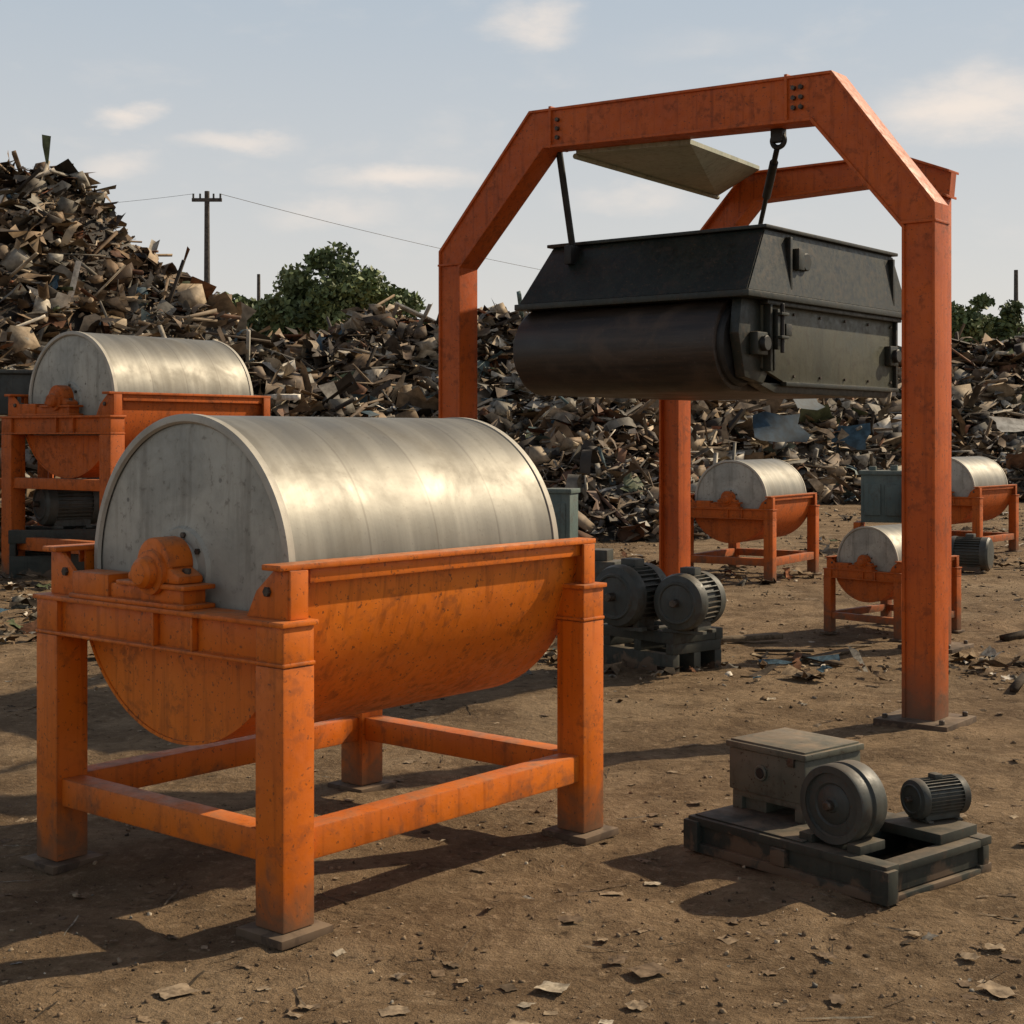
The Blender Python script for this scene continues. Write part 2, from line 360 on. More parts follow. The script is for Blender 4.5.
bm=bmesh.new()
q=[(.99,.08,3.60),(1.90,.08,3.56),(.90,2.80,3.88),(.50,2.80,3.70)]
top=[bm.verts.new(v) for v in q]; bot=[bm.verts.new((v[0],v[1],v[2]-.03)) for v in q]
bm.faces.new(top); bm.faces.new(bot[::-1])
for i in range(4): bm.faces.new((top[i],bot[i],bot[(i+1)%4],top[(i+1)%4]))
G.bm('tie_plate',bm,PLATE)
G.rod('tie_plate_rib',(.97,.1,3.56),(.50,2.80,3.66),.02,PLATE)
# ------------------------------------------------------------------ overband magnet
Mg=Group('overband_magnet',(.093,10.5,0),-38.3)
def stadium(y0,y1,z,r,n=28):
    p=[]
    for k in range(n+1):
        an=math.pi/2+math.pi*k/n; p.append((y0+r*math.cos(an),z+r*math.sin(an)))
    for k in range(n+1):
        an=-math.pi/2+math.pi*k/n; p.append((y1+r*math.cos(an),z+r*math.sin(an)))
    return p
Mg.prism('belt',stadium(.2,2.2,2.235,.305),-.03,1.58,BELT,'X',.03)
for k,yy in enumerate((.2,2.2)):
    Mg.cyl(f'pulley_{k+1}',(0,yy,2.235),.27,-.07,1.62,BLACK,'X',48,.02)
    Mg.cyl(f'pulley_shaft_{k+1}',(0,yy,2.235),.05,-.14,1.80,BLACK,'X',20)
    Mg.box(f'take_up_bearing_{k+1}',(1.70,yy-.07,2.16),(1.765,yy+.07,2.31),DARK,.012)
    Mg.prism(f'end_bracket_{k+1}',[(yy-.16,2.52),(yy-.2,2.3),(yy-.12,2.02),(yy+.12,1.98),(yy+.22,2.1),(yy+.22,2.52)] if k==0 else [(yy-.22,2.52),(yy-.22,2.1),(yy-.12,1.98),(yy+.12,2.02),(yy+.2,2.3),(yy+.16,2.52)],1.63,1.70,DARK,'X',.008)
Mg.prism('side_panel_right',[(.28,2.08),(.6,1.99),(2.3,1.99),(2.3,2.50),(.28,2.50)],1.68,1.715,OLIVE,'X',.004)
Mg.box('side_panel_left',(-.13,.28,1.99),(-.10,2.3,2.50),OLIVE,.004)
multibox(Mg,'side_frame_right',[((1.70,.26,2.49),(1.765,2.32,2.52)),((1.70,.55,1.97),(1.745,2.32,2.0)),((1.70,2.27,2.0),(1.745,2.3,2.49)),((1.70,.29,2.06),(1.77,.315,2.49)),((1.71,.42,2.07),(1.725,.44,2.47))],DARK,.005)
Mg.prism('lower_skirt_right',[(.25,1.99),(.5,1.925),(2.2,1.925),(2.35,1.99)],1.60,1.69,DARK,'X',.006)
Mg.box('core_block',(.02,.3,1.98),(1.6,2.1,2.45),BLACK,.01)
def frustum(g,name,lo,hi,z0,z1,mat,bev=.008):
    bm=bmesh.new()
    b=[bm.verts.new((x,y,z0)) for x,y in ((lo[0],lo[1]),(lo[2],lo[1]),(lo[2],lo[3]),(lo[0],lo[3]))]
    t=[bm.verts.new((x,y,z1)) for x,y in ((hi[0],hi[1]),(hi[2],hi[1]),(hi[2],hi[3]),(hi[0],hi[3]))]
    bm.faces.new(b[::-1]); bm.faces.new(t)
    for i in range(4): bm.faces.new((b[i],b[(i+1)%4],t[(i+1)%4],t[i]))
    bmesh.ops.bevel(bm,geom=bm.edges[:],offset=bev,segments=2,affect='EDGES')
    return g.bm(name,bm,mat)
frustum(Mg,'hull',(-.04,-.03,1.78,2.42),(.03,.28,1.73,2.24),2.56,2.98,DARK)
multibox(Mg,'hull_rim',[((-.06,-.05,2.52),(1.80,2.45,2.562))],DARK,.006)
multibox(Mg,'lid',[((.0,.25,2.981),(1.76,2.27,3.005)),((.1,.4,3.004),(1.6,2.1,3.02))],DARK,.006)
multibox(Mg,'hull_ribs',[((1.735,.55,2.60),(1.775,.58,2.95)),((1.735,2.15,2.60),(1.775,2.18,2.95)),((1.735,.62,2.74),(1.80,.70,2.88))],DARK,.005)
Mg.cyl('hull_knob',(0,.76,2.80),.06,1.735,1.79,DARK,'X',20)
bm=bmesh.new()
for yy in np.arange(.7,2.3,.38):
    for zz in (2.04,2.45): bmesh.ops.create_cone(bm,cap_ends=True,segments=8,radius1=.010,radius2=.010,depth=.014,matrix=Matrix.Translation((1.72,yy,zz))@Matrix.Rotation(R(90),4,'Y'))
Mg.bm('panel_bolts',bm,BOLT)
multibox(Mg,'jack_bolt_bracket',[((1.77,.33,2.2),(1.80,.36,2.46)),((1.77,.33,2.42),(1.83,.43,2.44)),((1.77,.33,2.27),(1.83,.43,2.29)),((1.715,.52,2.3),(1.76,.6,2.38))],DARK,.004)
Mg.cyl('jack_bolt',(1.80,.39,0),.014,2.18,2.50,BLACK,'Z',12)
Mg.rod('hanger_rod_1',(.27,.20,2.92),(.27,.03,3.62),.024,BLACK)
Mg.box('hanger_lug_1',(.24,.13,2.84),(.30,.3,2.97),BLACK,.006)
P0=Vector((1.36,.85,3.0)); P1=Vector((1.97,-.0,3.42))
Mg.rod('hanger_rod_2',P0,P0.lerp(P1,.62),.016,BLACK)
Mg.rod('hanger_turnbuckle_2',P0.lerp(P1,.5),P0.lerp(P1,.86),.028,BLACK)
Mg.rod('hanger_rod_2b',P0.lerp(P1,.8),P1,.018,BLACK)
Mg.torus('hanger_hook_2',tuple(P1+Vector((.01,0,.05))),.042,.017,BLACK)
Mg.box('hanger_lug_2',(1.94,-.03,3.46),(2.02,.03,3.54),BLACK,.004)
Mg.torus('hanger_eye_2',tuple(P0+Vector((0,0,.03))),.035,.015,BLACK)
# ------------------------------------------------------------------ motors
def motor(loc,rz,r,l,mat=CAST,name='electric_motor'):
    g=Group(name,loc,rz); c=(0,0,r*1.12)
    g.lathe('end_bell',[(0,0),(0,r*.25),(.01*r,r*.3),(.04*r,r*.62),(-.01*r,r*.66),(-.01*r,r*.72),(.05*r,r*.76),(.12*r,r*.95),(.3*r,r*1.02),(.5*r,r*1.02),(.5*r,.0)],c,mat,'X',48)
    g.lathe('frame',[(.4*r,r*.86),(l-.4*r,r*.86)],c,mat,'X',48)
    g.lathe('fan_cover',[(l-.5*r,0),(l-.5*r,r),(l-.12*r,r),(l-.02*r,r*.9),(l,r*.75),(l,0)],c,mat,'X',48)
    bm=bmesh.new()
    for k in range(32):
        an=2*math.pi*k/32
        bmesh.ops.create_cube(bm,size=1,matrix=Matrix.Translation(c)@Matrix.Rotation(an,4,'X')@Matrix.Translation((l/2,0,r*.92))@Matrix.Diagonal((l-.8*r,r*.035,r*.14,1)))
    g.bm('cooling_fins',bm,mat,False)
    g.box('terminal_box',(l*.42,-r*.3,r*2.0),(l*.42+r*.5,r*.3,r*2.3),mat,.006)
    g.cyl('shaft',c,r*.14,-r*.3,.05*r,BOLT,'X',20)
    multibox(g,'feet',[((.5*r,-r*.8,0),(.8*r,r*.8,r*.12)),((l-.8*r,-r*.8,0),(l-.5*r,r*.8,r*.12)),((.5*r,-r*.6,r*.1),(l-.5*r,-r*.45,r*.6)),((.5*r,r*.45,r*.1),(l-.5*r,r*.6,r*.6))],mat,.003)
    return g
def pulley(loc,rz,r,w,mat=CAST,name='flywheel_pulley'):
    g=Group(name,loc,rz); c=(0,0,r)
    g.lathe('rim',[(0,r*.80),(0,r*.97),(.008,r),(w*.35,r),(w*.4,r*.94),(w*.48,r*.94),(w*.53,r),(w-.01,r),(w,r*.97),(w,r*.8),(w*.9,r*.78)],c,mat,'X',64)
    g.lathe('disc',[(-.004,0),(-.004,r*.16),(.004,r*.2),(.010,r*.45),(.016,r*.5),(.010,r*.55),(.014,r*.78),(.004,r*.81)],c,mat,'X',64)
    g.lathe('back_disc',[(w*.9,r*.8),(w*.9,0)],c,mat,'X',48)
    g.cyl('hub',c,r*.13,-.03,w+.03,BOLT,'X',24)
    return g
def skid(loc,rz,L,W,H,mat=SKID,name='equipment_skid',nb=3):
    g=Group(name,loc,rz); t=.07
    bx=[]
    for y in np.linspace(t/2,W-t/2,3): bx.append(((0,y-t/2,-.01),(L,y+t/2,H*.45)))
    for x in np.linspace(t/2,L-t/2,nb): bx.append(((x-t/2,0.004,H*.45),(x+t/2,W-.004,H*.72)))
    multibox(g,'runners',bx,mat,.006)
    bx=[]
    for y in (t/2,W-t/2): bx.append(((-.01,y-t*.55,H*.72),(L+.01,y+t*.55,H)))
    for x in (t/2,L-t/2,L*.52): bx.append(((x-t*.6,t,H*.72+.002),(x+t*.6,W-t,H-.003)))
    multibox(g,'deck_frame',bx,mat,.005)
    return g
SKX,SKY=.703,5.99; a=R(-50); ux=Vector((math.cos(a),math.sin(a),0)); uy=Vector((-math.sin(a),math.cos(a),0))
def sk(x,y,z=0): v=Vector((SKX,SKY,0))+ux*x+uy*y; return (v.x,v.y,z)
sg=Group('equipment_skid',(SKX,SKY,0),-50); t_=.075; Ls,Ws=.95,.66
bx=[]
for y in (0,Ws-t_): bx+=[((0,y,.10),(Ls,y+t_,.132)),((0,y+.018,.03),(Ls,y+t_-.018,.10)),((0,y,-.006),(Ls,y+t_,.03))]
for x in (0,.30,.56,Ls-t_): bx+=[((x,t_-.004,.098),(x+t_,Ws-t_+.004,.128)),((x+.018,t_-.01,.025),(x+t_-.018,Ws-t_+.01,.10)),((x,t_-.004,-.004),(x+t_,Ws-t_+.004,.02))]
bx+=[((-.015,-.012,.0),(.06,.05,.118)),((Ls-.06,-.012,.0),(Ls+.015,.05,.118)),((.43,-.012,.035),(.50,.02,.098))]
multibox(sg,'channel_frame',bx,SKID,.004)
multibox(sg,'deck_plate',[((.02,.02,.1325),(.56,.34,.139)),((.02,.34,.1325),(.3,.64,.138))],SKID,.002)
cb=Group('control_cabinet',sk(.04,.22,.139),-50)
multibox(cb,'stand',[((.0,.0,0),(.05,.33,.055)),((.32,.0,0),(.37,.33,.055)),((0,.0,.05),(.37,.02,.075)),((0,.31,.05),(.37,.33,.075)),((.05,.02,0),(.16,.3,.05))],BOXGREY,.004)
cb.box('body',(-.01,-.01,.076),(.38,.34,.245),BOXGREY,.008)
multibox(cb,'lid',[((-.02,-.02,.247),(.39,.35,.272)),((-.005,-.005,.27),(.375,.335,.28))],BOXGREY,.005)
cb.cyl('gland',(.16,0,.165),.024,-.022,.0,BLACK,'Y',20)
cb.torus('gland_ring',(.16,-.016,.165),.026,.006,BOXGREY)
cb.box('latch',(.30,-.02,.215),(.33,-.008,.25),BOLT,.002)
cb.box('side_flange',(.382,.02,.09),(.392,.31,.11),BOXGREY,.002)
pulley(sk(.66,.06,.140),40,.147,.15)
multibox(sg,'wheel_chocks',[((.52,.05,.131),(.58,.2,.165)),((.74,.05,.131),(.80,.2,.165))],SKID,.004)
motor(sk(.72,.47,.17),25,.076,.24,CAST)
multibox(sg,'motor_pad',[((.60,.40,.129),(.90,.64,.168))],SKID,.004)
skid((.66,10.9,0),-50,.70,.50,.28,nb=3)
motor((.70,10.45,.282),48,.215,.42)
motor((1.12,10.25,.282),56,.195,.40)
# other machinery in the yard
t1=Group('transformer_cabinet',(5.0,21.5,0),-20)
multibox(t1,'body',[((0,0,.4),(.62,.5,1.08)),((-.03,-.03,1.08),(.65,.53,1.14)),((.05,-.03,.5),(.28,0,.95)),((.34,-.03,.5),(.57,0,.95))],TEAL,.01)
multibox(t1,'stand',[((-.1,-.05,0),(.0,.5,.4)),((.6,0,0),(.7,.5,.4)),((0,.05,.1),(.6,.45,.25))],ORANGE_FAR,.01)
multibox(t1,'top_terminals',[((.1,.1,1.14),(.2,.2,1.2)),((.4,.1,1.14),(.5,.2,1.22))],TEAL,.01)
t2=Group('pump_cabinet',(.34,16.2,0),-20)
multibox(t2,'body',[((0,0,.35),(.30,.3,1.02)),((-.02,-.02,1.02),(.32,.32,1.07)),((.06,-.02,.45),(.25,0,.92))],TEAL,.01)
multibox(t2,'base',[((-.05,-.05,0),(.9,.4,.1)),((.1,.05,.1),(.3,.3,.35)),((.45,.0,.1),(.8,.35,.3)),((.5,.05,.3),(.7,.3,.42))],CAST,.01)
t3=Group('gearbox_unit',(-6.6,18.3,0),10)
multibox(t3,'body',[((0,0,1.9),(.9,.6,2.4)),((-.05,-.05,2.4),(.95,.65,2.45))],CAST,.02)
multibox(t3,'stand',[((0,0,0),(.12,.12,1.9)),((.78,0,0),(.9,.12,1.9)),((0,.48,0),(.12,.6,1.9)),((.78,.48,0),(.9,.6,1.9)),((0,.0,1.0),(.9,.1,1.12))],ORANGE_FAR,.01)
motor((-5.55,17.6,.55),40,.26,.7)
skid((-5.8,17.3,.0),10,1.4,.9,.55)
motor((5.3,18.2,.0),-30,.2,.5)
# ------------------------------------------------------------------ numpy noise
def vnoise(x,y,seed=0):
    xi=np.floor(x).astype(np.int64); yi=np.floor(y).astype(np.int64); xf=x-xi; yf=y-yi
    def h(a,b):
        n=(a*374761393+b*668265263+seed*1442695041)&0xffffffff
        n=((n^(n>>13))*1274126177)&0xffffffff; n=n^(n>>16); return (n&0xffff)/65535.
    u=xf*xf*(3-2*xf); v=yf*yf*(3-2*yf)
    return (h(xi,yi)*(1-u)+h(xi+1,yi)*u)*(1-v)+(h(xi,yi+1)*(1-u)+h(xi+1,yi+1)*u)*v
def fbm(x,y,o=5,seed=0):
    s=0;a=.5;f=1.
    for k in range(o): s=s+a*vnoise(x*f,y*f,seed+k); a*=.5; f*=2.03
    return s
# ------------------------------------------------------------------ ground
def gz(X,Y):
    near=np.clip(1-(np.hypot(X,Y-8)-8)/30,0,1)
    Z=((fbm(X*1.3,Y*1.3,4,3)-.5)*.05+(fbm(X*7,Y*7,3,9)-.5)*.03)*near
    tr=np.abs(np.sin((X*.45+Y*.9)*1.1+2*fbm(X*.3,Y*.3,2,5))); Z=Z-.014*np.exp(-(tr/.15)**2)*near
    return Z-.006
def ground():
    def axis(lo,hi,d0,far):
        a=list(np.arange(lo,hi,d0)); s=d0; x=hi
        while x<far: a.append(x); s*=1.12; x+=s
        s=d0; x=lo-d0
        while x>-far: a.insert(0,x); s*=1.12; x-=s
        return np.array(a)
    xs=axis(-5,7,.04,1500); ys=axis(3.5,14,.04,1500)
    X,Y=np.meshgrid(xs,ys); Z=gz(X,Y)
    V=np.stack([X,Y,Z],-1).reshape(-1,3); nx,ny=len(xs),len(ys)
    i=np.arange(ny-1)[:,None]*nx+np.arange(nx-1)[None,:]
    F=np.stack([i,i+1,i+nx+1,i+nx],-1).reshape(-1,4)
    me=bpy.data.meshes.new('ground'); me.vertices.add(len(V)); me.vertices.foreach_set('co',V.ravel().astype(np.float32))
    me.loops.add(F.size); me.loops.foreach_set('vertex_index',F.ravel().astype(np.int32)); me.polygons.add(len(F))
    me.polygons.foreach_set('loop_start',(np.arange(len(F))*4).astype(np.int32)); me.update(calc_edges=True)
    me.polygons.foreach_set('use_smooth',[True]*len(F)); me.validate()
    o=bpy.data.objects.new('ground',me); scene.collection.objects.link(o)
    m,t,bs=newmat('dirt'); pos=t.new('ShaderNodeNewGeometry').outputs['Position']
    big=t.noise(pos,.35,4,.6,.5); mid=t.noise(pos,2.2,6,.65,.4); fine=t.noise(pos,18,6,.7); gr=t.noise(pos,110,4,.75)
    med=t.noise(pos,.9,4,.6,.8)
    col=t.mix(t.ramp(mid,.35,.65),(.135,.088,.048),(.265,.183,.106))
    col=t.mix(t.math('MULTIPLY',t.ramp(big,.42,.60),.55),col,(.115,.075,.042))
    col=t.mix(t.math('MULTIPLY',t.ramp(med,.52,.64),.45),col,(.32,.235,.145))
    col=t.mix(t.math('MULTIPLY',t.ramp(fine,.52,.68),.55),col,(.35,.255,.16))
    col=t.mix(t.math('MULTIPLY',t.ramp(fine,.46,.30),.8),col,(.055,.036,.021))
    col=t.mix(t.math('MULTIPLY',t.ramp(gr,.58,.68),.5),col,(.40,.31,.21))
    col=t.mix(t.math('MULTIPLY',t.ramp(gr,.43,.32),.6),col,(.042,.028,.018))
    t.put(bs.inputs['Base Color'],col); bs.inputs['Roughness'].default_value=.95
    bs.inputs['Specular IOR Level'].default_value=.12
    hh=t.math('ADD',t.math('MULTIPLY',mid,1.2),t.math('ADD',t.math('MULTIPLY',fine,.7),t.math('MULTIPLY',gr,.2)))
    bump(t,bs,hh,1.,.05); me.materials.append(m)
ground()
# ------------------------------------------------------------------ scatter pieces
def grid(nx,ny,sx,sy):
    v=[((i/(nx-1)-.5)*sx,(j/(ny-1)-.5)*sy,0) for j in range(ny) for i in range(nx)]
    f=[(j*nx+i,j*nx+i+1,(j+1)*nx+i+1,(j+1)*nx+i) for j in range(ny-1) for i in range(nx-1)]
    return v,f
def tbox(a,b_,c):
    v=[(x*a/2,y*b_/2,z*c/2) for z in(-1,1) for y in(-1,1) for x in (-1,1)]
    return v,[(0,1,3,2),(4,6,7,5),(0,4,5,1),(2,3,7,6),(0,2,6,4),(1,5,7,3)]
def arc():
    v=[];f=[]
    for k in range(7):
        an=k*.6
        for w in(-.12,.12): v.append((.4*math.cos(an),w,.4*math.sin(an)))
    for k in range(6): f.append((2*k,2*k+1,2*k+3,2*k+2))
    return v,f
def angle():
    return [(-.6,0,0),(.6,0,0),(.6,.07,.05),(-.6,.07,.05),(-.6,-.05,.07),(.6,-.05,.07)],[(0,1,2,3),(1,0,4,5)]
T={'sheet':(grid(4,2,1.,.5),.13),'crumple':(grid(4,4,.8,.7),.17),'bar':(tbox(1.3,.05,.05),.01),'chunk':(tbox(.6,.45,.35),.1),'arc':(arc(),.02),'angle':(angle(),.01),'strip':(grid(6,2,1.2,.1),.07),'quad':(grid(2,2,.8,.5),.1),
 'flake':(grid(6,5,.9,.6),.045),'twig':(grid(7,2,1.3,.05),.022),'plank':(tbox(1.3,.16,.07),.012)}
def randrot(n,flat):
    ax=rng.normal(size=(n,3)); ax/=np.linalg.norm(ax,axis=1,keepdims=True)
    yaw=rng.uniform(0,2*np.pi,n); c,s=np.cos(yaw),np.sin(yaw); Z=np.zeros(n);O=np.ones(n)
    Y=np.stack([np.stack([c,-s,Z],1),np.stack([s,c,Z],1),np.stack([Z,Z,O],1)],1)
    an=rng.normal(size=n)*flat
    K=np.zeros((n,3,3));K[:,0,1]=-ax[:,2];K[:,0,2]=ax[:,1];K[:,1,0]=ax[:,2];K[:,1,2]=-ax[:,0];K[:,2,0]=-ax[:,1];K[:,2,1]=ax[:,0]
    Rm=np.eye(3)+np.sin(an)[:,None,None]*K+(1-np.cos(an))[:,None,None]*(K@K)
    return Rm@Y
def scatter(batches):
    Vs=[];Fs=[];Cs=[];off=0
    for tn,P,sz,C,tilt in batches:
        (v,f),jit=T[tn]; v=np.array(v,float); f=np.array(f); n=len(P)
        if n==0: continue
        asp=rng.uniform(.5,1.3,(n,1,3)); vv=v[None]*asp+rng.normal(size=(n,len(v),3))*jit*.6
        vv=np.einsum('nij,nkj->nki',randrot(n,tilt),vv)*sz[:,None,None]+P[:,None,:]
        Vs.append(vv.reshape(-1,3)); ff=(f[None]+ (np.arange(n)*len(v))[:,None,None]+off).reshape(-1,4); Fs.append(ff)
        cc=np.repeat(C,len(f),0)*rng.uniform(.85,1.15,(n*len(f),1)); Cs.append(cc); off+=n*len(v)
    return np.concatenate(Vs),np.concatenate(Fs),np.concatenate(Cs)
def mesh_obj(name,V,F,C,mat,parent=None):
    me=bpy.data.meshes.new(name); me.vertices.add(len(V)); me.vertices.foreach_set('co',V.ravel().astype(np.float32))
    me.loops.add(F.size); me.loops.foreach_set('vertex_index',F.ravel().astype(np.int32)); me.polygons.add(len(F))
    me.polygons.foreach_set('loop_start',(np.arange(len(F))*F.shape[1]).astype(np.int32)); me.update(calc_edges=True)
    at=me.attributes.new('Col','FLOAT_COLOR','FACE'); at.data.foreach_set('color',np.concatenate([C,np.ones((len(C),1))],1).ravel().astype(np.float32))
    me.materials.append(mat); o=bpy.data.objects.new(name,me); scene.collection.objects.link(o)
    if parent: o.parent=parent
    return o
PAL=np.array([(.13,.088,.054),(.20,.140,.086),(.27,.198,.126),(.36,.285,.195),(.040,.031,.023),(.068,.052,.038),(.19,.175,.145),(.29,.268,.225),(.48,.43,.345),(.72,.66,.56),(.18,.082,.038),(.12,.055,.028),(.06,.11,.15),(.12,.17,.165),(.26,.10,.045),(.10,.12,.06)])
PW=np.array([.14,.15,.13,.11,.09,.09,.085,.085,.06,.045,.03,.03,.018,.014,.008,.01]); PW/=PW.sum()
def heap(name,xr,yr,h,n,smin,smax,res=.35):
    g=Group(name)
    xs=np.arange(xr[0],xr[1]+res,res); ys=np.arange(yr[0],yr[1]+res,res)
    X,Y=np.meshgrid(xs,ys); Z=h(X,Y)-.1; nx,ny=len(xs),len(ys)
    V=np.stack([X+rng.normal(size=X.shape)*.07,Y,Z],-1).reshape(-1,3)
    i=np.arange(ny-1)[:,None]*nx+np.arange(nx-1)[None,:]
    F=np.stack([i,i+1,i+nx+1,i+nx],-1).reshape(-1,4)
    keep=V[F][:,:,2].max(1)>-.15; F=F[keep]
    C=PAL[rng.choice([0,1,4,5],len(F))]*.6
    mesh_obj('core',V,F,C,SCRAP,g.e)
    P=np.stack([rng.uniform(xr[0],xr[1],n*2),rng.uniform(yr[0],yr[1],n*2)],1); z=h(P[:,0],P[:,1]); ok=z>.02
    P=P[ok][:n]; z=z[ok][:n]; P=np.column_stack([P,z+rng.uniform(-.08,.16,len(P))]); n=len(P)
    sz=smin+(smax-smin)*rng.random(n)**5; C=PAL[rng.choice(len(PAL),n,p=PW)]
    names=['sheet','crumple','bar','chunk','arc','angle','strip','quad']; pw=[.15,.19,.16,.14,.05,.08,.17,.06]
    k=rng.choice(8,n,p=pw); bs=[]
    for j,nm in enumerate(names):
        m=k==j; s=sz[m]*(1.4 if nm in('bar','angle','strip') else 1.)
        bs.append((nm,P[m],s,C[m],.8))
    V,F,C=scatter(bs); mesh_obj('scrap_pieces',V,F,C,SCRAP,g.e)
    return g
def prof(X,xs,zs): return np.interp(X,xs,zs)
def h_left(X,Y):
    c=prof(X,[-26,-16,-11,-9.2,-8,-7.4,-6.9,-5.8,-5.1,-4.3,-2.5,-.8,.3],[4.5,5.6,6.2,6.4,6.3,5.75,5.0,4.4,4.0,3.1,1.4,.4,-.3])
    d=np.where(Y<27,np.clip((Y-19.3)/7.7,-.1,1),np.clip((37-Y)/10.,-.1,1))
    f=np.where(d>0,np.clip(d,0,1)**.85,d)
    return c*f+(fbm(X*.7,Y*.7,4,21)-.5)*1.1*np.clip(d*3,0,1)-.05
def h_back(X,Y):
    c=prof(X,[-30,-10,-6.8,-5,-3.7,-2,-.9,0.2,3,8,10,12,14.3,18,26,34],[4,4.1,3.7,4.3,4.75,4.7,5.0,4.8,4.5,4.3,3.9,4.1,4.4,4.9,4.6,3])
    y0=prof(X,[-30,-4,2,6,12,30],[31,31,31,35,37,38]); yc=y0+8.5
    d=np.where(Y<yc,np.clip((Y-y0)/8.5,-.1,1),np.clip((yc+9-Y)/9.,-.1,1))
    f=np.where(d>0,np.clip(d,0,1)**.8,d)
    return c*f+(fbm(X*.55,Y*.55,4,31)-.5)*1.5*np.clip(d*3,0,1)-.05
def h_mid(X,Y):
    r=np.hypot((X-1.4)/3.4,(Y-27.5)/4.2); r2=np.hypot((X+3.2)/3.6,(Y-26)/4.); 
    return np.maximum(2.3*(1-r),2.4*(1-r2))+(fbm(X*.9,Y*.9,3,41)-.5)*.7*np.clip(2-2*r,0,1)
heap('scrap_heap',(-17,.5),(19,33),h_left,42000,.06,.9)
heap('scrap_heap',(-16,24),(30,50),h_back,62000,.09,1.2,.5)
heap('scrap_heap',(-7,5),(22.5,32),h_mid,14000,.07,.8)
def panel(name,c,size,rz,tilt,col):
    (v,f),_=T['crumple']; v=np.array(v)*[size[0]/.8,size[1]/.7,1]+rng.normal(size=(16,3))*.06*min(size)
    M=np.array(Matrix.Rotation(R(rz),3,'Z')@Matrix.Rotation(R(tilt),3,'X')); V=v@M.T+np.array(c)
    F=np.array(f); mesh_obj(name,V,F,np.tile(np.array(col),(len(F),1)),SCRAP)
panel('sheet_metal_panel',(6.3,35.3,1.8),(1.3,.8),20,60,(.025,.055,.085))
panel('sheet_metal_panel',(8.2,38.0,1.6),(1.6,.7),-25,55,(.05,.095,.125))
panel('sheet_metal_panel',(7.1,36.4,2.5),(1.2,.6),50,45,(.02,.045,.07))
panel('sheet_metal_panel',(12.9,38.3,1.9),(1.2,.6),10,40,(.36,.35,.32))
panel('sheet_metal_panel',(2.2,26,1.0),(1.0,.6),10,50,(.14,.12,.09))
panel('sheet_metal_panel',(-4.3,33.5,2.5),(.8,.5),30,50,(.36,.34,.29))
